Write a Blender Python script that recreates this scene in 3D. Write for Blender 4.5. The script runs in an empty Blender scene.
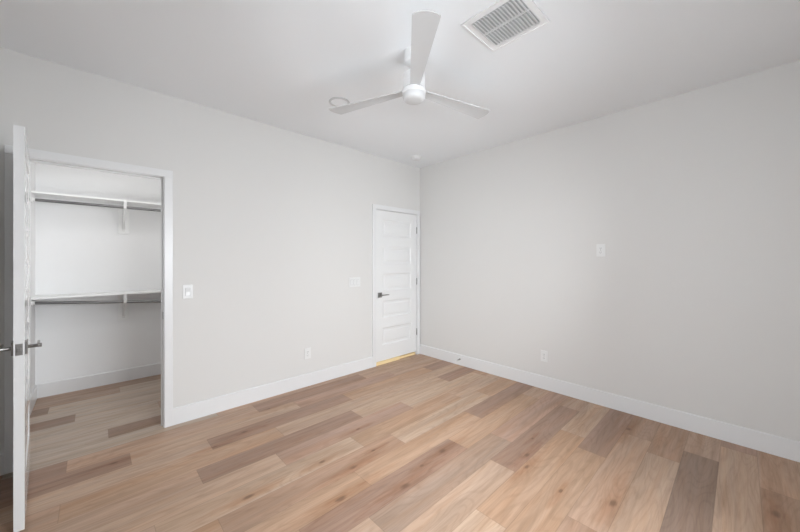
import bpy, bmesh, math, random
from mathutils import Vector, Matrix
R = math.radians
SC = bpy.context.scene
COL = SC.collection
H = 2.74                       # ceiling height
RX0, RY0 = -4.10, -3.75        # far limits of the room (behind / left of the camera)
WT = 0.115                     # wall thickness

# ------------------------------------------------------------------ camera
cam_d = bpy.data.cameras.new('camera')
cam = bpy.data.objects.new('camera', cam_d); COL.objects.link(cam)
cam.location = (-3.4968, -3.2627, 1.3735)
cam.rotation_euler = (R(90), 0, R(46.534 - 90))
cam_d.sensor_width = 36; cam_d.lens = 36 * 322.7 / 800
cam_d.shift_y = -5.54 / 800
cam_d.clip_start = 0.02
SC.camera = cam

# ------------------------------------------------------------------ light
w = bpy.data.worlds.new('world'); SC.world = w; w.use_nodes = True
bg = w.node_tree.nodes['Background']
bg.inputs[0].default_value = (0.80, 0.90, 1.0, 1); bg.inputs[1].default_value = 2.2

def area(name, loc, rot, sx, sy, power, colr):
    l = bpy.data.lights.new(name, 'AREA'); l.shape = 'RECTANGLE'; l.size = sx; l.size_y = sy
    l.energy = power; l.color = colr
    o = bpy.data.objects.new(name, l); COL.objects.link(o)
    o.location = loc; o.rotation_euler = rot
    return o
# daylight through the back window and an added side one (lamps stand outside the glass)
WX0, WX1, WZ0, WZ1 = -2.95, -1.15, 0.35, 1.98
SZ0 = 0.95; WY0, WY1 = -3.35, -1.75                     # added side window, evens the light on the right wall
DAY = (0.93, 0.965, 1.0)
area('daylight_back', ((WX0+WX1)/2, RY0-0.60, 1.95), (R(62), 0, 0), 2.4, 2.0, 225, DAY)
area('daylight_side', (RX0-0.55, (WY0+WY1)/2, 1.75), (R(64), 0, R(-90)), 2.2, 2.0, 132, DAY)
# added fill lamps aimed up through the windows to lift the ceiling
area('ceiling_fill_back', ((WX0+WX1)/2, RY0-1.2, 0.05), (R(145), 0, 0), 2.6, 1.6, 12, DAY)
area('ceiling_fill_side', (RX0-1.2, (WY0+WY1)/2, 0.05), (R(145), 0, R(-90)), 2.6, 1.6, 20, DAY)

SC.view_settings.view_transform = 'Standard'
SC.view_settings.look = 'None'
SC.view_settings.gamma = 1.0
SC.view_settings.use_curve_mapping = False
SC.view_settings.exposure = 0.38

# ------------------------------------------------------------------ materials
def s2l(c):
    return tuple(((v/255)/12.92 if v/255 <= .04045 else ((v/255+.055)/1.055)**2.4) for v in c) + (1,)

def mat(name, rgb, rough=.5, metal=0., bump=0., bscale=200., spec=.5, coat=0., var=0.):
    m = bpy.data.materials.new(name); m.use_nodes = True
    nt = m.node_tree; b = nt.nodes['Principled BSDF']
    b.inputs['Base Color'].default_value = rgb if len(rgb) == 4 else tuple(rgb)+(1,)
    b.inputs['Roughness'].default_value = rough; b.inputs['Metallic'].default_value = metal
    b.inputs['Specular IOR Level'].default_value = spec
    b.inputs['Coat Weight'].default_value = coat
    tc = nt.nodes.new('ShaderNodeTexCoord')
    n = nt.nodes.new('ShaderNodeTexNoise'); n.inputs['Scale'].default_value = bscale
    n.inputs['Detail'].default_value = 3
    nt.links.new(tc.outputs['Object'], n.inputs['Vector'])
    if bump:
        bp = nt.nodes.new('ShaderNodeBump'); bp.inputs['Strength'].default_value = bump
        bp.inputs['Distance'].default_value = .001
        nt.links.new(n.outputs['Fac'], bp.inputs['Height']); nt.links.new(bp.outputs['Normal'], b.inputs['Normal'])
    mr = nt.nodes.new('ShaderNodeMapRange')
    mr.inputs['To Min'].default_value = max(0, rough*.95); mr.inputs['To Max'].default_value = min(1, rough*1.05)
    nt.links.new(n.outputs['Fac'], mr.inputs['Value']); nt.links.new(mr.outputs['Result'], b.inputs['Roughness'])
    return m

M = dict(
    wall=mat('wall_paint', (.685, .674, .656), .75, bump=.12, bscale=90, spec=.25),
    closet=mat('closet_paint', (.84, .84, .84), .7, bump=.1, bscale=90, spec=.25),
    ceil=mat('ceiling_paint', (.84, .857, .872), .85, bump=.15, bscale=80, spec=.2),
    trim=mat('trim_enamel', (.745, .745, .745), .32),
    door=mat('door_enamel', (.77, .77, .765), .32, bscale=30),
    gloss=mat('closet_door_enamel', (.73, .73, .73), .12, bscale=30),
    shelf=mat('white_melamine', (.84, .84, .83), .4),
    plastic=mat('white_plastic', (.75, .75, .74), .35),
    fan=mat('fan_white', (.74, .74, .74), .45),
    blade=mat('shaded_white', (.56, .56, .56), .45),  # shade of the blade undersides put into the colour, darker than the body
    vent=mat('vent_enamel', (.84, .84, .84), .45),
    lens=mat('frosted_lens', (.58, .58, .58), .5),
    nickel=mat('satin_nickel', (.30, .29, .28), .32, metal=1),
    rod=mat('closet_rod_metal', (.20, .20, .20), .38, metal=1),
    slot=mat('dark_slot', (.10, .10, .10), .7),
    seam=mat('dark_seam', (.14, .14, .14), .6),
    hole=mat('duct_grey', (.58, .58, .58), .7),
    pine=mat('gap_light_pale', (.86, .68, .38), .55, bump=.1, bscale=60),
    gap_light2=mat('gap_light_amber', (.70, .46, .22), .55, bump=.1, bscale=60),
    ground=mat('outside_ground', (.45, .42, .38), .9),
)
gl = bpy.data.materials.new('window_glass'); gl.use_nodes = True
nt = gl.node_tree; nt.nodes.remove(nt.nodes['Principled BSDF'])
tr = nt.nodes.new('ShaderNodeBsdfTransparent'); gs = nt.nodes.new('ShaderNodeBsdfGlossy')
gs.inputs['Roughness'].default_value = .02
fr = nt.nodes.new('ShaderNodeFresnel'); fr.inputs['IOR'].default_value = 1.45
mx = nt.nodes.new('ShaderNodeMixShader')
nt.links.new(fr.outputs[0], mx.inputs[0]); nt.links.new(tr.outputs[0], mx.inputs[1]); nt.links.new(gs.outputs[0], mx.inputs[2])
nt.links.new(mx.outputs[0], nt.nodes['Material Output'].inputs[0])
M['glass'] = gl

def floor_material(knots):
    m = bpy.data.materials.new('oak_planks'); m.use_nodes = True
    nt = m.node_tree; N = nt.nodes; L = nt.links
    b = N['Principled BSDF']
    def math_(op, a, bb=None, c=None):
        n = N.new('ShaderNodeMath'); n.operation = op
        for i, v in enumerate((a, bb, c)):
            if v is None: continue
            if isinstance(v, (int, float)): n.inputs[i].default_value = v
            else: L.new(v, n.inputs[i])
        return n.outputs[0]
    def mix(f, a, c, bt='MIX'):
        n = N.new('ShaderNodeMix'); n.data_type = 'RGBA'; n.blend_type = bt
        if isinstance(f, (int, float)): n.inputs[0].default_value = f
        else: L.new(f, n.inputs[0])
        for i, v in ((6, a), (7, c)):
            if isinstance(v, tuple): n.inputs[i].default_value = v
            else: L.new(v, n.inputs[i])
        return n.outputs[2]
    def ramp(f, a0, a1, lo=0., hi=1.):
        n = N.new('ShaderNodeMapRange'); L.new(f, n.inputs[0])
        n.inputs[1].default_value = a0; n.inputs[2].default_value = a1
        n.inputs[3].default_value = lo; n.inputs[4].default_value = hi
        n.interpolation_type = 'SMOOTHSTEP'
        return n.outputs[0]
    tone = N.new('ShaderNodeAttribute'); tone.attribute_name = 'tone'
    off = N.new('ShaderNodeAttribute'); off.attribute_name = 'offs'
    uv = N.new('ShaderNodeUVMap'); uv.uv_map = 'UVMap'
    tc = N.new('ShaderNodeTexCoord')
    add = N.new('ShaderNodeVectorMath'); add.operation = 'ADD'
    L.new(tc.outputs['Object'], add.inputs[0]); L.new(off.outputs['Color'], add.inputs[1])
    def noise(sc, s3, det=4, dist=0., rough=.55):
        mp = N.new('ShaderNodeMapping'); mp.inputs['Scale'].default_value = s3
        L.new(add.outputs[0], mp.inputs[0])
        n = N.new('ShaderNodeTexNoise'); n.inputs['Scale'].default_value = sc; n.inputs['Detail'].default_value = det
        n.inputs['Distortion'].default_value = dist; n.inputs['Roughness'].default_value = rough
        L.new(mp.outputs[0], n.inputs['Vector']); return n.outputs['Fac']
    broad = noise(1.0, (1.1, 15, 1), 4, .9)
    pink = noise(1.0, (.9, 9, 1), 3, .8)
    fine = noise(1.0, (7, 130, 1), 4, .3, .65)
    mid = noise(1.0, (2.2, 34, 1), 4, 1.0)
    # cathedral grain: rings of a strongly stretched field
    fld = noise(1.0, (.9, 5.5, 1), 1, .4)
    rings = math_('SINE', math_('MULTIPLY', fld, 120.))
    c = tone.outputs['Color']
    c = mix(ramp(broad, .36, .70, 0, .75), c, mix(1.0, c, (1.16, 1.16, 1.18, 1), 'MULTIPLY'))
    c = mix(ramp(broad, .60, .28, 0, .60), c, mix(1.0, c, (.85, .83, .81, 1), 'MULTIPLY'))
    c = mix(ramp(pink, .45, .68, 0, .55), c, mix(1.0, c, (1.02, .92, .82, 1), 'MULTIPLY'))
    c = mix(ramp(pink, .52, .30, 0, .5), c, mix(1.0, c, (.95, 1.0, 1.06, 1), 'MULTIPLY'))
    c = mix(ramp(mid, .44, .70, 0, .30), c, mix(1.0, c, (.78, .74, .71, 1), 'MULTIPLY'))
    c = mix(ramp(fine, .42, .72, 0, .45), c, mix(1.0, c, (.76, .73, .70, 1), 'MULTIPLY'))
    c = mix(ramp(rings, .3, 1., 0, .26), c, mix(1.0, c, (.72, .69, .66, 1), 'MULTIPLY'))
    # knots, each with a dark heart and a brown streak along the grain
    dist = noise(1.0, (9, 40, 1), 2, 0)
    kmin = None; hmin = None
    for (kx, ky, ks) in knots:
        sub = N.new('ShaderNodeVectorMath'); sub.operation = 'SUBTRACT'
        L.new(tc.outputs['Object'], sub.inputs[0]); sub.inputs[1].default_value = (kx, ky, 0)
        mul = N.new('ShaderNodeVectorMath'); mul.operation = 'MULTIPLY'
        L.new(sub.outputs[0], mul.inputs[0]); mul.inputs[1].default_value = (.16/ks, 1/ks, 1)
        ln = N.new('ShaderNodeVectorMath'); ln.operation = 'LENGTH'; L.new(mul.outputs[0], ln.inputs[0])
        mul2 = N.new('ShaderNodeVectorMath'); mul2.operation = 'MULTIPLY'
        L.new(sub.outputs[0], mul2.inputs[0]); mul2.inputs[1].default_value = (.62/ks, 1.25/ks, 1)
        ln2 = N.new('ShaderNodeVectorMath'); ln2.operation = 'LENGTH'; L.new(mul2.outputs[0], ln2.inputs[0])
        kmin = ln.outputs['Value'] if kmin is None else math_('MINIMUM', kmin, ln.outputs['Value'])
        hmin = ln2.outputs['Value'] if hmin is None else math_('MINIMUM', hmin, ln2.outputs['Value'])
    kd = math_('ADD', kmin, math_('MULTIPLY', math_('SUBTRACT', dist, .5), .05))
    hd = math_('ADD', hmin, math_('MULTIPLY', math_('SUBTRACT', dist, .5), .02))
    c = mix(ramp(kd, .045, .004, 0, .62), c, mix(1.0, c, (.72, .55, .42, 1), 'MULTIPLY'))
    c = mix(ramp(hd, .020, .003, 0, .62), c, s2l((88, 62, 46)))
    # joints between planks
    sep = N.new('ShaderNodeSeparateXYZ'); L.new(uv.outputs[0], sep.inputs[0])
    e = math_('MINIMUM', sep.outputs[0], sep.outputs[1])
    c = mix(ramp(e, .0022, .0008, 0, .45), c, mix(1.0, c, (.45, .42, .40, 1), 'MULTIPLY'))
    L.new(c, b.inputs['Base Color'])
    L.new(ramp(mid, .3, .7, .42, .54), b.inputs['Roughness'])
    b.inputs['Specular IOR Level'].default_value = .4
    bp = N.new('ShaderNodeBump'); bp.inputs['Strength'].default_value = .12; bp.inputs['Distance'].default_value = .001
    L.new(fine, bp.inputs['Height']); L.new(bp.outputs[0], b.inputs['Normal'])
    return m

# ------------------------------------------------------------------ helpers
def tag(o, label=None, cat=None, group=None, kind=None):
    if label: o['label'] = label
    if cat: o['category'] = cat
    if group: o['group'] = group
    if kind: o['kind'] = kind
    return o

def empty(name, loc=(0, 0, 0), rz=0.):
    o = bpy.data.objects.new(name, None); COL.objects.link(o)
    o.location = loc; o.rotation_euler = (0, 0, rz); o.empty_display_size = .1
    return o

def smooth(bm, ang=40):
    for f in bm.faces: f.smooth = True
    for e in bm.edges:
        if len(e.link_faces) == 2 and e.calc_face_angle(0) > R(ang): e.smooth = False

def obj(name, bm, m, parent=None, sm=False):
    bmesh.ops.recalc_face_normals(bm, faces=bm.faces) if not getattr(bm, 'keep', False) else None
    if sm: smooth(bm)
    me = bpy.data.meshes.new(name); bm.to_mesh(me); bm.free()
    for mm in (m if isinstance(m, (list, tuple)) else [m]): me.materials.append(mm)
    o = bpy.data.objects.new(name, me); COL.objects.link(o)
    if parent: o.parent = parent
    return o

def box(bm, x0, x1, y0, y1, z0, z1, bev=0., seg=2, mi=0, mtx=None):
    g = bmesh.ops.create_cube(bm, size=1)
    vs = g['verts']
    for v in vs:
        v.co = Vector(((x0+x1)/2 + v.co.x*(x1-x0), (y0+y1)/2 + v.co.y*(y1-y0), (z0+z1)/2 + v.co.z*(z1-z0)))
    fs = set(f for v in vs for f in v.link_faces)
    if bev:
        es = list(set(e for v in vs for e in v.link_edges))
        r = bmesh.ops.bevel(bm, geom=es, offset=bev, segments=seg, profile=.5, affect='EDGES')
        fs = set(r['faces']) | set(f for f in fs if f.is_valid)
        vs = list(set(v for f in fs for v in f.verts))
    for f in fs:
        if f.is_valid: f.material_index = mi
    if mtx:
        for v in vs: v.co = mtx @ v.co
    return vs

def lathe(bm, prof, seg=48, center=(0, 0, 0), axis='z', mi=0):
    """prof: list of (r, h)"""
    rings = []
    c = Vector(center)
    def P(r, h, a):
        x, y = r*math.cos(a), r*math.sin(a)
        if axis == 'z': return c + Vector((x, y, h))
        if axis == 'y': return c + Vector((x, h, y))
        return c + Vector((h, x, y))
    for r, h in prof:
        if r < 1e-6: rings.append([bm.verts.new(P(0, h, 0))])
        else: rings.append([bm.verts.new(P(r, h, 2*math.pi*i/seg)) for i in range(seg)])
    for A, B in zip(rings, rings[1:]):
        for i in range(seg):
            j = (i+1) % seg
            a = [A[0]] if len(A) == 1 else [A[i], A[j]]
            b = [B[0]] if len(B) == 1 else [B[j], B[i]]
            vs = a+b
            if len(vs) >= 3:
                f = bm.faces.new(vs); f.material_index = mi
    return rings

def prism(bm, poly, a0, a1, axis='x', mi=0):
    """extrude a 2D polygon; axis x: poly=(y,z); axis y: poly=(x,z); z: (x,y)"""
    def P(p, a):
        if axis == 'x': return (a, p[0], p[1])
        if axis == 'y': return (p[0], a, p[1])
        return (p[0], p[1], a)
    A = [bm.verts.new(P(p, a0)) for p in poly]; B = [bm.verts.new(P(p, a1)) for p in poly]
    n = len(poly); fs = [bm.faces.new(A), bm.faces.new(list(reversed(B)))]
    for i in range(n): fs.append(bm.faces.new([A[i], B[i], B[(i+1) % n], A[(i+1) % n]]))
    for f in fs: f.material_index = mi

def struct(name, bm, m, parent=None, **k):
    o = obj(name, bm, m, parent, **k)
    if not parent: o['kind'] = 'structure'
    return o

def B(): return bmesh.new()

# ------------------------------------------------------------------ floor (bedroom + closet + under the room door)
CX0, CX1, CY1 = -3.922, -2.72, 1.565       # closet inside
PW, PL = 0.181, 1.22
L_, M_, T_, D_, G_, P_ = [s2l(c) for c in ((189, 162, 139), (180, 151, 129), (181, 149, 123), (160, 131, 113), (166, 142, 124), (173, 143, 124))]
def mixc(a, b, t=.5): return tuple(a[i]*(1-t)+b[i]*t for i in range(4))
COOL_LIT = s2l((182, 166, 151)); DT = mixc(D_, T_); LM = mixc(L_, M_); DG = mixc(D_, s2l((138, 119, 105)), .6)  # grey closet plank tone: cooler closet light put into the colour
# row: (one joint x, tones of the planks counted from the one that starts at x0)
ROWS = {
    0: (-2.41, {-1: M_, 0: D_, 1: M_}), 1: (-2.093, {-2: D_, -1: LM, 0: P_, 1: M_}),
    2: (-2.87, {-1: LM, 0: D_, 1: T_, 2: D_}), 3: (-2.415, {-2: M_, -1: T_, 0: LM, 1: LM}),
    4: (-3.01, {-1: M_, 0: D_, 1: L_, 2: D_}), 5: (-2.56, {-1: LM, 0: P_, 1: L_}),
    6: (-2.05, {-2: M_, -1: L_, 0: T_, 1: LM}), 7: (-3.02, {-1: T_, 0: DT, 1: L_, 2: T_}),
    8: (-2.27, {-2: M_, -1: T_, 0: T_, 1: D_}), 9: (-2.74, {-1: T_, 0: D_, 1: T_, 2: M_}),
    10: (-2.43, {-1: LM, 0: G_, 1: P_}), 11: (-1.512, {-1: LM, 0: D_, 1: M_}),
    12: (-1.965, {-1: L_, 0: T_, 1: LM}), 13: (-.914, {-2: L_, -1: T_, 0: D_}),
    14: (-1.65, {-1: DT, 0: M_, 1: DT}), 15: (-.615, {-1: LM, 0: DT}),
    16: (-.407, {-1: DG, 0: M_}), 17: (-1.35, {-1: M_, 0: LM}), 18: (-.57, {-1: DT, 0: M_}),
    -2: (-3.415, {-1: COOL_LIT, 0: DG, 1: M_}), -5: (-3.618, {-1: DG, 0: COOL_LIT, 1: M_}), -7: (-3.80, {-1: DG, 0: COOL_LIT}),
    -1: (-2.70, {-1: COOL_LIT, 0: M_}), -3: (-2.9, {-1: COOL_LIT}), -4: (-3.05, {-1: COOL_LIT, 0: G_}), -6: (-2.9, {-1: COOL_LIT}), -8: (-3.3, {-1: G_, 0: COOL_LIT}), -9: (-2.8, {-1: G_}),
}
random.seed(11)
KNOTS = [(-2.625, -0.527, 1.3), (-2.850, -0.594, 1.1), (-2.848, -1.294, 1.3), (-2.032, -1.436, 0.9), (-2.249, -1.496, 1.4), (-2.370, -1.301, 1.2), (-1.936, -1.119, 0.9), (-2.465, -1.680, 1.6), (-2.118, -1.857, 1.7), (-1.906, -1.795, 0.8), (-1.043, -2.158, 0.7), (-1.408, -2.285, 1.4), (-1.280, -2.225, 1.3), (-1.674, -1.785, 1.3), (-0.341, -2.639, 1.3), (-1.366, -2.764, 1.7), (-0.819, -3.393, 1.6), (-3.399, -0.340, 1.3), (-2.326, -0.261, 0.8), (-1.478, -2.527, 0.9)]
bm = B(); lt = bm.faces.layers.float_color if hasattr(bm.faces.layers, 'float_color') else None
tone_l, offs_l, faces = [], [], []
uvl = bm.loops.layers.uv.new('UVMap')
def plank(x0, x1, y0, y1, tone, off):
    vs = [bm.verts.new(p) for p in ((x0, y0, 0), (x1, y0, 0), (x1, y1, 0), (x0, y1, 0))]
    f = bm.faces.new(vs)
    tone_l.append(tone); offs_l.append(off)
    xs = (x0, x1); ys = (y0, y1)
    return f
def clip(x0, x1, y0, y1):
    """pieces of a plank inside bedroom / closet / door openings"""
    out = []
    for (a0, a1, b0, b1) in ((RX0-WT, 0.05, RY0-.02, 0.0), (-3.86, -3.07, 0.0, WT), (-.86, -.05, 0.0, .45), (CX0-.02, CX1+.02, WT, CY1+.02)):
        X0, X1, Y0, Y1 = max(x0, a0), min(x1, a1), max(y0, b0), min(y1, b1)
        if X1-X0 > 1e-4 and Y1-Y0 > 1e-4: out.append((X0, X1, Y0, Y1))
    return out
pieces = []
for r in range(-10, 21):
    yt = -(.085 + PW*r); yb = yt - PW
    if r in ROWS: x0, tones = ROWS[r]
    else: x0, tones = random.uniform(-3.2, -2.0), {}
    for k in range(-4, 5):
        a = x0 + PL*k
        tn = tones.get(k, random.choice([L_, M_, T_, LM, P_, G_, D_] if r >= 0 else [M_, G_, LM, P_]))
        j = random.uniform(.97, 1.03); tn = (tn[0]*j, tn[1]*j, tn[2]*j, 1)
        of = (random.uniform(0, 60), random.uniform(0, 60), random.uniform(0, 9), 1)
        for q in clip(a, a+PL, yb, yt): pieces.append((q, (a, yb), tn, of))
for (q, (a, yb), tn, of) in pieces:
    x0, x1, y0, y1 = q
    # split along the plank edge so the uv can hold the distance to the nearest joint (x and y ends)
    xm, ym = min(max(a+PL/2, x0), x1), min(max(yb+PW/2, y0), y1)
    for (u0, u1) in ((x0, xm), (xm, x1)):
        for (v0, v1) in ((y0, ym), (ym, y1)):
            if u1-u0 < 1e-5 or v1-v0 < 1e-5: continue
            f = bm.faces.new([bm.verts.new(p) for p in ((u0, v0, 0), (u1, v0, 0), (u1, v1, 0), (u0, v1, 0))])
            tone_l.append(tn); offs_l.append(of)
            for lp in f.loops:
                x, y = lp.vert.co.x, lp.vert.co.y
                lp[uvl].uv = (min(x-a, a+PL-x), min(y-yb, yb+PW-y))
me = bpy.data.meshes.new('floor'); bm.to_mesh(me); bm.free()
at = me.attributes.new('tone', 'FLOAT_COLOR', 'CORNER'); ao = me.attributes.new('offs', 'FLOAT_COLOR', 'CORNER')
for p in me.polygons:
    for li in p.loop_indices:
        at.data[li].color = tone_l[p.index]; ao.data[li].color = offs_l[p.index]
me.materials.append(floor_material(KNOTS))
fl = bpy.data.objects.new('floor', me); COL.objects.link(fl); fl['kind'] = 'structure'
fl['label'] = 'oak-look plank floor of bedroom and closet'
bm = B(); box(bm, RX0-.3, .3, RY0-.2, CY1+.3, -.20, -.002)
struct('floor_slab', bm, M['ground'])

# ------------------------------------------------------------------ walls
def wall_with_holes(x0, x1, z1, holes, y0, y1):
    """wall along x with rectangular holes (hx0,hx1,hz0,hz1)"""
    bm = B(); xs = sorted({x0, x1, *[h[0] for h in holes], *[h[1] for h in holes]})
    for a, b in zip(xs, xs[1:]):
        hz = [h for h in holes if h[0] <= a+1e-6 and h[1] >= b-1e-6]
        if not hz: box(bm, a, b, y0, y1, 0, z1)
        else:
            h = hz[0]
            if h[2] > 0: box(bm, a, b, y0, y1, 0, h[2])
            box(bm, a, b, y0, y1, h[3], z1)
    bmesh.ops.remove_doubles(bm, verts=bm.verts, dist=1e-5)
    return bm
# openings (rough): closet door and room door
CO0, CO1, DH = -3.853, -3.083, 2.055       # closet opening clear
RO0, RO1, RH = -.838, -.072, 2.040         # room door clear
JT = .018
bm = wall_with_holes(RX0-WT, WT, H+.01, [(CO0-JT, CO1+JT, 0, DH+JT), (RO0-JT, RO1+JT, 0, RH+JT)], 0, WT)
struct('wall_left', bm, M['wall'])
bm = B(); box(bm, 0, WT, RY0-WT, 0, 0, H+.01); struct('wall_right', bm, M['wall'])
bm = wall_with_holes(RX0-WT, WT, H+.01, [(WX0, WX1, WZ0, WZ1)], RY0-WT, RY0)
struct('wall_back', bm, M['wall'])
bm = B(); 
for (a, b, c, d) in ((RY0, WY0, 0, H+.01), (WY1, 0, 0, H+.01), (WY0, WY1, 0, SZ0), (WY0, WY1, WZ1, H+.01)): box(bm, RX0-WT, RX0, a, b, c, d)
struct('wall_side', bm, M['wall'])
bm = B(); box(bm, RX0-WT, WT, RY0-WT, WT, H, H+.1); struct('ceiling', bm, M['ceil'])
# closet shell
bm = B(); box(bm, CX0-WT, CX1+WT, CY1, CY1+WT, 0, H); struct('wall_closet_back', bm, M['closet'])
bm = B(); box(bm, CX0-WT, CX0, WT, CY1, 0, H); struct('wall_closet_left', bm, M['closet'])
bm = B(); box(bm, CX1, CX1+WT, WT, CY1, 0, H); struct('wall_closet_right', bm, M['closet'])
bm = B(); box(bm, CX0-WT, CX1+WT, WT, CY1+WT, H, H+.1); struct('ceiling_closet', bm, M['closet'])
# small hall behind the room door
bm = B()
box(bm, -.95, .12, .45, .5, 0, 2.3); box(bm, -.95, -.9, WT, .45, 0, 2.3); box(bm, .05, .12, WT, .45, 0, 2.3); box(bm, -.95, .12, WT, .5, 2.3, 2.35)
struct('wall_hall', bm, M['wall'])

# ------------------------------------------------------------------ baseboards
BH, BT = .137, .014
def bb_prof(): return [(0, 0), (BT, 0), (BT, BH-.006), (BT-.004, BH), (0, BH)]
def baseboard(name, p0, p1, nrm):
    """p0,p1 on the wall line, nrm points into the room"""
    bm = B(); p0, p1, n = Vector((*p0, 0)), Vector((*p1, 0)), Vector((*nrm, 0))
    A = [bm.verts.new(p0+n*d+Vector((0, 0, z))) for d, z in bb_prof()]
    Bv = [bm.verts.new(p1+n*d+Vector((0, 0, z))) for d, z in bb_prof()]
    bm.faces.new(A); bm.faces.new(list(reversed(Bv)))
    for i in range(5): bm.faces.new([A[i], Bv[i], Bv[(i+1) % 5], A[(i+1) % 5]])
    return struct(name, bm, M['trim'])
CW = .057; RV = .005
baseboard('baseboard_left', (CO1+RV+CW, 0), (RO0-RV-CW, 0), (0, -1))
baseboard('baseboard_left_end', (RX0, 0), (CO0-RV-CW, 0), (0, -1))
baseboard('baseboard_right', (0, RY0), (0, -.0005), (-1, 0))
baseboard('baseboard_back', (RX0+BT, RY0), (-BT, RY0), (0, 1))
baseboard('baseboard_side', (RX0, RY0+BT), (RX0, -BT), (1, 0))
baseboard('baseboard_closet_back', (CX0, CY1), (CX1, CY1), (0, -1))
baseboard('baseboard_closet_left', (CX0, WT), (CX0, CY1-BT), (1, 0))
baseboard('baseboard_closet_right', (CX1, WT), (CX1, CY1-BT), (-1, 0))

# ------------------------------------------------------------------ doors
def casing_bm(x0, x1, h, yf, t=.016):
    """flat casing around opening x0..x1, height h; stands on the face yf towards -y"""
    bm = B(); a, b = x0-RV, x1+RV; top = h+RV
    y0, y1 = yf-t, yf
    box(bm, a-CW, a, y0, y1, 0, top, .002); box(bm, b, b+CW, y0, y1, 0, top, .002)
    box(bm, a-CW, b+CW, y0, y1, top, top+CW, .002)
    return bm
def jamb_bm(x0, x1, h, stop_y0, stop_y1):
    bm = B()
    box(bm, x0-JT, x0, -.001, WT+.001, 0, h+JT); box(bm, x1, x1+JT, -.001, WT+.001, 0, h+JT)
    box(bm, x0, x1, -.001, WT+.001, h, h+JT)
    s = .011
    box(bm, x0, x0+s, stop_y0, stop_y1, 0, h-s, .0015); box(bm, x1-s, x1, stop_y0, stop_y1, 0, h-s, .0015)
    box(bm, x0, x1, stop_y0, stop_y1, h-s, h, .0015)
    return bm
def leaf_bm(Wd, Hd, T=.036, npan=5, stile=.112, top=.118, bot=.232, rail=.132):
    """five-panel leaf: x 0..Wd, z 0..Hd, y 0..T; panels sunk on both faces"""
    bm = B()
    ph = (Hd-top-bot-rail*(npan-1))/npan
    zs = [(bot+i*(ph+rail), bot+i*(ph+rail)+ph) for i in range(npan)]
    x0, x1 = stile, Wd-stile
    def quad(p, q, r, s): bm.faces.new([bm.verts.new(v) for v in (p, q, r, s)])
    for side in (0, 1):
        yf = 0 if side == 0 else T; sg = 1 if side == 0 else -1
        def F(a, b, c, d): quad((a, yf, c), (b, yf, c), (b, yf, d), (a, yf, d))
        F(0, x0, 0, Hd); F(x1, Wd, 0, Hd)
        zz = [0]+[z for p in zs for z in p]+[Hd]
        for i in range(0, len(zz), 2): F(x0, x1, zz[i], zz[i+1])
        for z0, z1 in zs:
            steps = [(0, 0), (.009, .007), (.016, .0095), (.036, .0095), (.050, .004), (.052, .004)]
            for (i0, d0), (i1, d1) in zip(steps, steps[1:]):
                a = [(x0+i0, z0+i0), (x1-i0, z0+i0), (x1-i0, z1-i0), (x0+i0, z1-i0)]
                b = [(x0+i1, z0+i1), (x1-i1, z0+i1), (x1-i1, z1-i1), (x0+i1, z1-i1)]
                for k in range(4):
                    l = (k+1) % 4
                    quad((a[k][0], yf+sg*d0, a[k][1]), (a[l][0], yf+sg*d0, a[l][1]), (b[l][0], yf+sg*d1, b[l][1]), (b[k][0], yf+sg*d1, b[k][1]))
            i, d = steps[-1]
            quad((x0+i, yf+sg*d, z0+i), (x1-i, yf+sg*d, z0+i), (x1-i, yf+sg*d, z1-i), (x0+i, yf+sg*d, z1-i))
    quad((0, 0, 0), (0, T, 0), (0, T, Hd), (0, 0, Hd)); quad((Wd, 0, 0), (Wd, T, 0), (Wd, T, Hd), (Wd, 0, Hd))
    quad((0, 0, 0), (Wd, 0, 0), (Wd, T, 0), (0, T, 0)); quad((0, 0, Hd), (Wd, 0, Hd), (Wd, T, Hd), (0, T, Hd))
    bmesh.ops.remove_doubles(bm, verts=bm.verts, dist=1e-5)
    return bm
def lever_bms(x, yf, sg, z, dirx):
    """square rose and flat lever; sg=-1 stands towards -y; lever runs along dirx"""
    r = B(); box(r, x-.033, x+.033, min(yf, yf+sg*.009), max(yf, yf+sg*.009), z-.033, z+.033, .002)
    l = B(); lathe(l, [(.0, 0), (.009, 0), (.009, .036), (.010, .038), (.010, .052), (0, .052)], 24, (0, 0, 0), 'y')
    for v in l.verts: v.co = Vector((x+v.co.x, yf+sg*(.006+v.co.y), z+v.co.z))
    # the grip: a slim flat bar
    a, b = (x-.012*dirx, x+.125*dirx)
    ya, yb = yf+sg*.041, yf+sg*.051
    box(l, min(a, b), max(a, b), min(ya, yb), max(ya, yb), z-.007, z+.007, .003)
    return r, l
def hinge_bm(px, py, z, hh=.09):
    bm = B(); lathe(bm, [(0, -hh/2-.003), (.004, -hh/2-.003), (.0065, -hh/2), (.0065, hh/2), (.004, hh/2+.003), (0, hh/2+.003)], 20, (px, py, z))
    return bm

# --- room door (closed, next to the corner)
d1 = empty('door_1', ((RO0+RO1)/2, 0, 0)); tag(d1, 'closed white five-panel door beside the far corner of the room', 'door', kind='structure')
def under(o, root):
    o.parent = root; o.matrix_parent_inverse = Matrix.Translation(-Vector(root.location)); return o
def part(name, bm, m, root, rot=None, sm=False):
    """bm is in world coordinates; store it relative to the root"""
    loc = Vector(root.location)
    for v in bm.verts: v.co -= loc
    return obj(name, bm, m, root, sm=sm)
part('door_casing', casing_bm(RO0, RO1, RH, 0), M['trim'], d1)
part('door_jamb', jamb_bm(RO0, RO1, RH, .042, .075), M['trim'], d1)
GAP = .046
bm = leaf_bm(RO1-RO0-.006, RH-GAP-.004, bot=.205)
for v in bm.verts: v.co += Vector((RO0+.003, .002, GAP))
part('door_leaf', bm, M['door'], d1)
r, l = lever_bms(-.770, .002, -1, .918, 1)
ro = part('handle_rose', r, M['nickel'], d1); lo = part('lever', l, M['nickel'], d1, sm=True)
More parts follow.
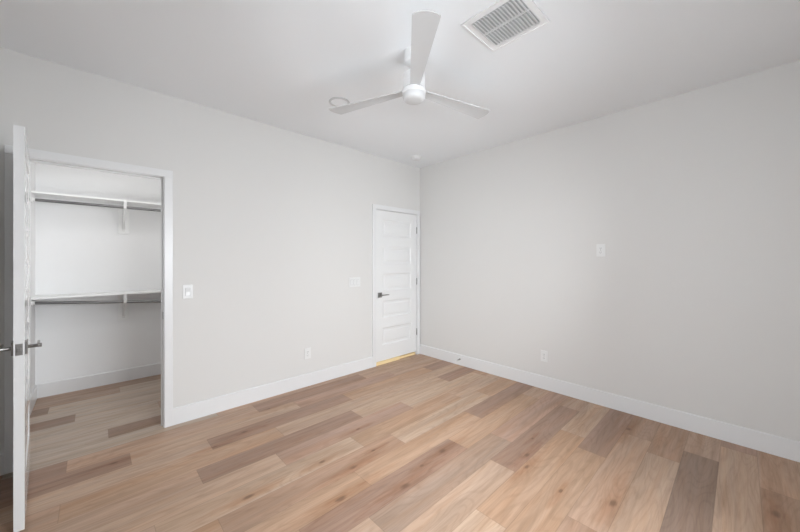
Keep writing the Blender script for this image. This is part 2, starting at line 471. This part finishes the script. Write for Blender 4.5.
for z in (1.812, 1.069, .334): part('hinge', hinge_bm(RO1-.001, -.006, z), M['nickel'], d1, sm=True)
bm = B(); box(bm, RO0+.001, RO0+.42, -.012, .10, .0, .043, .004); box(bm, RO0+.42, RO1-.02, .002, .10, .0, .034, .004, mi=1)  # yellow strips: warm hall light in the door gap, put into their colour
th = part('gap_light_strip', bm, [M['pine'], M['gap_light2']], d1); th['label'] = 'pale yellow strip under the door standing for warm hall light in the gap'

# --- closet door (open into the room)
OPEN = R(85.9)
d2 = empty('door_2', (CO0, 0, 0)); tag(d2, 'white five-panel closet door standing open into the room at left', 'door', kind='structure')
part('door_casing', casing_bm(CO0, CO1, DH, 0), M['trim'], d2)
bm = casing_bm(CO0, CO1, DH, 0)
for v in bm.verts: v.co.y = WT - v.co.y
part('door_casing', bm, M['trim'], d2)
part('door_jamb', jamb_bm(CO0, CO1, DH, .040, .052), M['trim'], d2)
bm = B(); box(bm, CO1-.0015, CO1+.001, .006, .034, .888, .948, .0005)
sp = part('strike_plate', bm, M['nickel'], d2)
LW = CO1-CO0-.006; LT = .037; LZ = .012
rotm = Matrix.Rotation(-OPEN, 4, 'Z')
PIV = Vector((CO0+.001, -.006, 0))
def dleaf(name, bm, m, sm=False, parent=None):
    # local closed-door coordinates -> swung about the hinge pin
    for v in bm.verts: v.co = rotm @ (v.co + Vector((.002, .008, 0))) + (PIV - Vector(d2.location))
    return obj(name, bm, m, parent or d2, sm=sm)
bm = leaf_bm(LW, DH-LZ-.004, T=LT)
for v in bm.verts: v.co.z += LZ
dleaf('door_leaf', bm, M['gloss'])
for yf, sg in ((0, -1), (LT, 1)):
    r, l = lever_bms(LW-.062, yf, sg, .925, -1)
    dleaf('handle_rose', r, M['nickel']); dleaf('lever', l, M['nickel'], sm=True)
bm = B(); box(bm, LW-.001, LW+.0012, LT/2-.0125, LT/2+.0125, .925-.029, .925+.029, .0005)
box(bm, LW, LW+.008, LT/2-.007, LT/2+.007, .925-.010, .925+.010, .002)
dleaf('latch_plate', bm, M['nickel'])
for z in (1.83, 1.05, .25):
    bm = hinge_bm(CO0+.001, -.006, z); part('hinge', bm, M['nickel'], d2, sm=True)

# ------------------------------------------------------------------ window behind the camera
wn = empty('window_1', ((WX0+WX1)/2, RY0-WT, WZ0)); tag(wn, 'white framed window on the wall behind the camera', 'window', kind='structure')
bm = B(); t = .05; ya, yb = RY0-WT+.01, RY0-.045
for (a, b, c, d) in ((WX0, WX0+t, WZ0, WZ1), (WX1-t, WX1, WZ0, WZ1), (WX0+t, WX1-t, WZ0, WZ0+t), (WX0+t, WX1-t, WZ1-t, WZ1), ((WX0+WX1)/2-.02, (WX0+WX1)/2+.02, WZ0+t, WZ1-t)):
    box(bm, a, b, ya, yb, c, d)
part('window_frame', bm, M['trim'], wn)
for a, b in ((WX0+t, (WX0+WX1)/2-.02), ((WX0+WX1)/2+.02, WX1-t)):
    bm = B(); box(bm, a, b, RY0-.085, RY0-.080, WZ0+t, WZ1-t); part('pane', bm, M['glass'], wn)
bm = B(); box(bm, WX0-.03, WX1+.03, RY0-.045, RY0+.02, WZ0-.018, WZ0+.002, .003); part('window_sill', bm, M['trim'], wn)
wm = empty('added_window', (RX0-WT, (WY0+WY1)/2, SZ0)); tag(wm, 'white framed window added, out of view, on the side wall left of the camera to even the light', 'window', kind='structure')
bm = B(); xa, xb = RX0-WT+.01, RX0-.045
for (a, b, c, d) in ((WY0, WY0+t, SZ0, WZ1), (WY1-t, WY1, SZ0, WZ1), (WY0+t, WY1-t, SZ0, SZ0+t), (WY0+t, WY1-t, WZ1-t, WZ1), ((WY0+WY1)/2-.02, (WY0+WY1)/2+.02, SZ0+t, WZ1-t)):
    box(bm, xa, xb, a, b, c, d)
part('window_frame', bm, M['trim'], wm)
for a, b in ((WY0+t, (WY0+WY1)/2-.02), ((WY0+WY1)/2+.02, WY1-t)):
    bm = B(); box(bm, RX0-.085, RX0-.080, a, b, SZ0+t, WZ1-t); part('pane', bm, M['glass'], wm)
bm = B(); box(bm, RX0-.045, RX0+.02, WY0-.03, WY1+.03, SZ0-.018, SZ0+.002, .003); part('window_sill', bm, M['trim'], wm)

# ------------------------------------------------------------------ closet shelves, rods, brackets
SD = .30; SY = CY1-SD
def closet_level(zb, label, rodlab, blab, rz0, rz1, bz):
    bm = B(); box(bm, CX0, CX1, SY, CY1, zb, zb+.019, .0015)
    tag(obj('closet_shelf', bm, M['shelf']), label, 'shelf')
    ry = SY+.035
    rr = empty('closet_rod', (CX0, ry, 0)); tag(rr, rodlab, 'rod')
    bm = B()
    p0, p1 = Vector((CX0+.004, ry, rz0)), Vector((CX1-.004, ry, rz1)); d = (p1-p0)
    q = d.to_track_quat('Z', 'Y').to_matrix().to_4x4()
    lathe(bm, [(0, 0), (.0135, 0), (.0135, d.length), (0, d.length)], 24)
    for v in bm.verts: v.co = q @ v.co + p0
    part('tube', bm, M['rod'], rr, sm=True)
    for x, z, s in ((CX0, rz0, 1), (CX1, rz1, -1)):
        bm = B(); lathe(bm, [(0, 0), (.030, 0), (.030, .005), (.020, .007), (.020, .022), (.0145, .022), (.0145, .006)], 28, (0, 0, 0), 'x')
        for v in bm.verts: v.co = Vector((x+s*v.co.x, ry+v.co.y, z+v.co.z))
        part('end_socket', bm, M['plastic'], rr, sm=True)
    bx = -3.255
    rzb = rz0 + (rz1-rz0)*(bx-CX0)/(CX1-CX0)
    for bx_, lb in ((bx, blab),):
        b = empty('shelf_bracket', (bx_, CY1, bz)); tag(b, lb, 'bracket')
        bm = B(); box(bm, bx_-.048, bx_+.048, CY1-.012, CY1, bz, zb, .002); part('wall_plate', bm, M['shelf'], b)
        bm = B()
        # upright strap against the plate, top arm, diagonal brace and rod hook
        yw = CY1-.012
        prism(bm, [(yw, bz+.03), (yw-.004, bz+.03), (yw-.004, zb), (yw, zb)], bx_-.0125, bx_+.0125)
        prism(bm, [(yw-.004, zb-.004), (yw-.004, zb), (SY+.004, zb), (SY+.004, zb-.004)], bx_-.0125, bx_+.0125)
        prism(bm, [(yw-.004, bz+.055), (yw-.004, bz+.075), (SY+.045, rzb-.010), (SY+.050, rzb-.022)], bx_-.010, bx_+.010)
        hk = []
        for i in range(13):
            a = R(10+i*200/12); hk.append((ry+.0165*math.cos(-a), rzb+.0165*math.sin(-a)))
        for i in range(12, -1, -1):
            a = R(10+i*200/12); hk.append((ry+.0215*math.cos(-a), rzb+.0215*math.sin(-a)))
        prism(bm, hk, bx_-.0125, bx_+.0125)
        prism(bm, [(SY+.004, zb-.004), (SY+.009, zb-.004), (ry-.0165, rzb-.002), (ry-.0215, rzb-.002)], bx_-.0125, bx_+.0125)
        part('bracket_arm', bm, M['plastic'], b)
closet_level(2.004, 'upper white closet shelf near the top of the door opening', 'metal hanging rod just below the upper closet shelf',
             'white bracket under the upper closet shelf', 1.944, 1.944, 1.672)
closet_level(1.008, 'lower white closet shelf at waist height', 'metal hanging rod just below the lower closet shelf, sloping slightly',
             'white bracket under the lower closet shelf', .974, .890, .690)
def glow(name, col, strength):
    em = mat(name, (.9, .9, .9), .5); eb = em.node_tree.nodes['Principled BSDF']
    eb.inputs['Emission Color'].default_value = col + (1,); eb.inputs['Emission Strength'].default_value = strength
    return em
LX, LY = -3.25, .42
cl = empty('closet_ceiling_light', (LX, LY, H)); tag(cl, 'round flush light on the closet ceiling', 'ceiling light')
bm = B(); lathe(bm, [(0, 0), (.15, 0), (.15, -.02), (.135, -.025)], 40, (LX, LY, H)); part('base', bm, M['fan'], cl, sm=True)
bm = B(); lathe(bm, [(.135, -.022), (.130, -.045), (.10, -.065), (.05, -.075), (0, -.078)], 40, (LX, LY, H)); part('diffuser', bm, glow('ceiling_lamp_glow', (1, 1, 1), 16), cl, sm=True)
WLY, WLZ = .45, 1.68  # added fill lamp, out of view, to lift the lower closet wall
wl = empty('closet_fill_light', (CX1, WLY, WLZ)); tag(wl, 'round white fill light added, out of view, on the right wall inside the closet', 'wall light')
bm = B(); lathe(bm, [(0, 0), (.11, 0), (.11, -.02), (.10, -.025)], 40, (CX1, WLY, WLZ), 'x'); part('base', bm, M['fan'], wl, sm=True)
bm = B(); lathe(bm, [(.10, -.022), (.096, -.045), (.075, -.065), (.04, -.075), (0, -.078)], 40, (CX1, WLY, WLZ), 'x'); part('diffuser', bm, glow('fill_lamp_glow', (1, 1, 1), 31), wl, sm=True)

# ------------------------------------------------------------------ ceiling fan
FX, FY = -1.975, -1.79
fan = empty('ceiling_fan', (FX, FY, H)); tag(fan, 'white three-blade ceiling fan hanging from the ceiling', 'ceiling fan')
bm = B(); lathe(bm, [(0, 0), (.063, 0), (.063, -.062), (.060, -.070), (.052, -.075), (0, -.075)], 48, (FX, FY, H)); part('canopy', bm, M['fan'], fan, sm=True)
bm = B(); lathe(bm, [(0, -.07), (.0125, -.07), (.0125, -.15), (0, -.15)], 24, (FX, FY, H)); part('downrod', bm, M['fan'], fan, sm=True)
bm = B(); lathe(bm, [(0, -.140), (.030, -.140), (.062, -.146), (.071, -.154), (.073, -.165), (.073, -.2455), (0, -.2455)], 56, (FX, FY, H)); part('motor_housing', bm, M['fan'], fan, sm=True)
bm = B(); lathe(bm, [(0, -.2455), (.070, -.2455), (.070, -.2500), (0, -.2500)], 56, (FX, FY, H)); part('seam_ring', bm, M['seam'], fan, sm=True)
bm = B(); lathe(bm, [(0, -.2500), (.075, -.2500), (.0765, -.252), (.0765, -.276), (.074, -.278), (0, -.278)], 56, (FX, FY, H)); part('blade_hub', bm, M['fan'], fan, sm=True)
bm = B(); lathe(bm, [(.073, -.278), (.0725, -.296), (.069, -.310), (.060, -.319), (.045, -.324), (0, -.327)], 56, (FX, FY, H)); part('light_lens', bm, M['lens'], fan, sm=True)
def blade_bm():
    bm = B(); n = 24; rows = []
    r0, r1 = .060, .679
    for i in range(n+1):
        t = i/n; r = r0+(r1-r0)*t
        wl = .029+(.064-.029)*t**.9; wr = -(.029+(.068-.029)*t**.9)
        rows.append((r, wl, wr))
    K = 8; th = .0065; top, bot = [], []
    for (r, wl, wr) in rows:
        a, b = [], []
        for k in range(K+1):
            s = k/K; y = wl+(wr-wl)*s
            rr = r
            t = (r-r0)/(r1-r0)
            rr = r0+(r-r0)*(1-.035*t**6*(2*s-1)**2 - .02*t**6*(s))   # rounded tip
            camber = .004*(1-(2*s-1)**2)
            z = camber - math.sin(R(5))*y*1.0
            a.append(bm.verts.new((rr, y, z+th/2))); b.append(bm.verts.new((rr, y, z-th/2)))
        top.append(a); bot.append(b)
    for i in range(n):
        for k in range(K):
            bm.faces.new([top[i][k], top[i+1][k], top[i+1][k+1], top[i][k+1]])
            bm.faces.new([bot[i][k], bot[i][k+1], bot[i+1][k+1], bot[i+1][k]])
        bm.faces.new([top[i][0], bot[i][0], bot[i+1][0], top[i+1][0]])
        bm.faces.new([top[i][K], top[i+1][K], bot[i+1][K], bot[i][K]])
    for k in range(K):
        bm.faces.new([top[0][k], top[0][k+1], bot[0][k+1], bot[0][k]])
        bm.faces.new([top[n][k], bot[n][k], bot[n][k+1], top[n][k+1]])
    return bm
b0 = None
for a in (-130.8, -10.8, 109.2):
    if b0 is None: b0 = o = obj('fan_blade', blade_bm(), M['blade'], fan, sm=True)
    else: o = b0.copy(); COL.objects.link(o); o.parent = fan
    o.location = (0, 0, -.252); o.rotation_euler = (0, 0, R(a))

# ------------------------------------------------------------------ ceiling vent
VX0, VX1, VY0, VY1 = -1.958, -1.612, -2.515, -2.155
vt = empty('ceiling_vent', ((VX0+VX1)/2, (VY0+VY1)/2, H)); tag(vt, 'square white louvred air vent on the ceiling', 'air vent')
bm = B(); fw_ = .038
def frm(bm, x0, x1, y0, y1, w_, z0, z1, bev):
    box(bm, x0, x1, y0, y0+w_, z0, z1, bev); box(bm, x0, x1, y1-w_, y1, z0, z1, bev)
    box(bm, x0, x0+w_, y0+w_, y1-w_, z0, z1, bev); box(bm, x1-w_, x1, y0+w_, y1-w_, z0, z1, bev)
frm(bm, VX0, VX1, VY0, VY1, fw_, H-.006, H, .0)
frm(bm, VX0, VX1, VY0, VY1, .008, H-.010, H-.005, .0)
xm = (VX0+VX1)/2
box(bm, xm-.006, xm+.006, VY0+fw_, VY1-fw_, H-.007, H)
part('vent_frame', bm, M['vent'], vt)
bm = B(); box(bm, VX0+.01, VX1-.01, VY0+.01, VY1-.01, H-.0012, H-.0002); part('duct_backing', bm, M['hole'], vt)
ns = 15; iy0, iy1 = VY0+fw_, VY1-fw_
for (xa, xb) in ((VX0+fw_, xm-.006), (xm+.006, VX1-fw_)):
    for i in range(ns):
        y = iy0+(i+.5)*(iy1-iy0)/ns
        bm = B()
        mt = Matrix.Translation((0, y, H-.0135)) @ Matrix.Rotation(R(40), 4, 'X')
        box(bm, xa, xb, -.0098, .0098, -.0012, .0012, 0, mtx=mt)
        part('louvre', bm, M['vent'], vt)

# ------------------------------------------------------------------ recessed disc light and smoke detector
rl = empty('recessed_ceiling_light', (-1.962, -.882, H)); tag(rl, 'round white recessed ceiling light partly behind a fan blade', 'ceiling light')
bm = B(); lathe(bm, [(.088, 0), (.087, -.005), (.080, -.010), (.072, -.009), (.068, -.004)], 48, (-1.962, -.882, H)); part('trim_ring', bm, M['blade'], rl, sm=True)  # ring greyed: the shadow outline of the trim put into its colour
bm = B(); lathe(bm, [(.068, -.004), (.060, -.0055), (0, -.0065)], 48, (-1.962, -.882, H)); part('lens', bm, M['ceil'], rl, sm=True)
sd = empty('smoke_detector', (-.406, -.319, H)); tag(sd, 'small round white smoke detector on the ceiling near the far corner', 'smoke detector')
bm = B(); lathe(bm, [(0, 0), (.070, 0), (.070, -.010), (.066, -.014), (0, -.014)], 40, (-.406, -.319, H)); part('mount', bm, M['plastic'], sd, sm=True)
bm = B(); lathe(bm, [(0, -.014), (.060, -.014), (.058, -.030), (.048, -.040), (.020, -.043), (0, -.043)], 40, (-.406, -.319, H)); part('cover', bm, M['fan'], sd, sm=True)

# ------------------------------------------------------------------ switches and outlets
def on_wall(name, label, cat, u, z, wall):
    """empty on the wall face; local x along the wall, local -y out of the wall"""
    if wall == 'left': o = empty(name, (u, 0, z))
    else: o = empty(name, (0, u, z), R(-90))
    tag(o, label, cat); return o
def plate(o, W_, H_):
    bm = B(); box(bm, -W_/2, W_/2, -.006, 0, -H_/2, H_/2, .002); obj('cover_plate', bm, M['plastic'], o)
def rocker(o, x):
    bm = B(); box(bm, x-.0175, x+.0175, -.0068, -.002, -.034, .034); obj('rocker_frame', bm, M['seam2'], o)
    bm = B(); prism(bm, [(-.006, -.0325), (-.0105, -.0325), (-.0075, 0), (-.0105-.0005, .0325), (-.006, .0325)], x-.0155, x+.0155); obj('rocker', bm, M['plastic'], o)
M['seam2'] = mat('grey_seam', (.42, .42, .42), .6)
def outlet(o):
    plate(o, .073, .118)
    for s in (-1, 1):
        bm = B(); n = 24; pts = []
        for i in range(n):
            a = 2*math.pi*i/n; x = .0172*math.cos(a); z = .0172*math.sin(a)
            pts.append((x, max(-.0135, min(.0135, z))+s*.0195))
        prism(bm, pts, -.0085, -.005, 'y'); rc = obj('receptacle', bm, M['plastic'], o)
        bm = B()
        for x, h in ((-.0065, .0085), (.0065, .007)): box(bm, x-.0012, x+.0012, -.0088, -.0080, s*.0195-h/2+.002, s*.0195+h/2+.002)
        lathe(bm, [(0, -.0088), (.0026, -.0088), (.0026, -.008), (0, -.008)], 12, (0, 0, s*.0195-.0075), 'y')
        obj('slots', bm, M['slot'], rc)
    bm = B(); lathe(bm, [(0, -.0075), (.0022, -.0072), (.003, -.006), (0, -.006)], 12, (0, 0, 0), 'y'); obj('screw', bm, M['nickel'], o)
s1 = on_wall('light_switch', 'single white rocker switch beside the closet door frame', 'light switch', -2.914, 1.105, 'left')
plate(s1, .072, .118); rocker(s1, 0)
s2 = on_wall('light_switch', 'wide white three-rocker switch plate left of the closed door', 'light switch', -1.173, 1.108, 'left')
plate(s2, .165, .118)
for x in (-.046, 0, .046): rocker(s2, x)
o1 = on_wall('wall_outlet', 'white outlet low on the left wall above the baseboard', 'outlet', -1.80, .356, 'left'); outlet(o1)
o2 = on_wall('wall_outlet', 'white outlet low on the right wall above the baseboard', 'outlet', -1.818, .351, 'right'); outlet(o2)
o3 = on_wall('wall_outlet', 'white outlet at head height in the middle of the right wall', 'outlet', -2.35, 1.470, 'right'); outlet(o3)

# door stop on the right baseboard
ds = empty('door_stop', (-BT, -.73, .078)); tag(ds, 'small metal door stop screwed to the right baseboard', 'door stop')
bm = B(); lathe(bm, [(0, 0), (.011, 0), (.011, -.004), (.005, -.006), (.005, -.062), (0, -.062)], 20, (-BT, -.73, .078), 'x'); part('stem', bm, M['nickel'], ds, sm=True)
bm = B(); lathe(bm, [(0, -.060), (.009, -.060), (.009, -.074), (.007, -.077), (0, -.077)], 20, (-BT, -.73, .078), 'x'); part('rubber_tip', bm, M['plastic'], ds, sm=True)
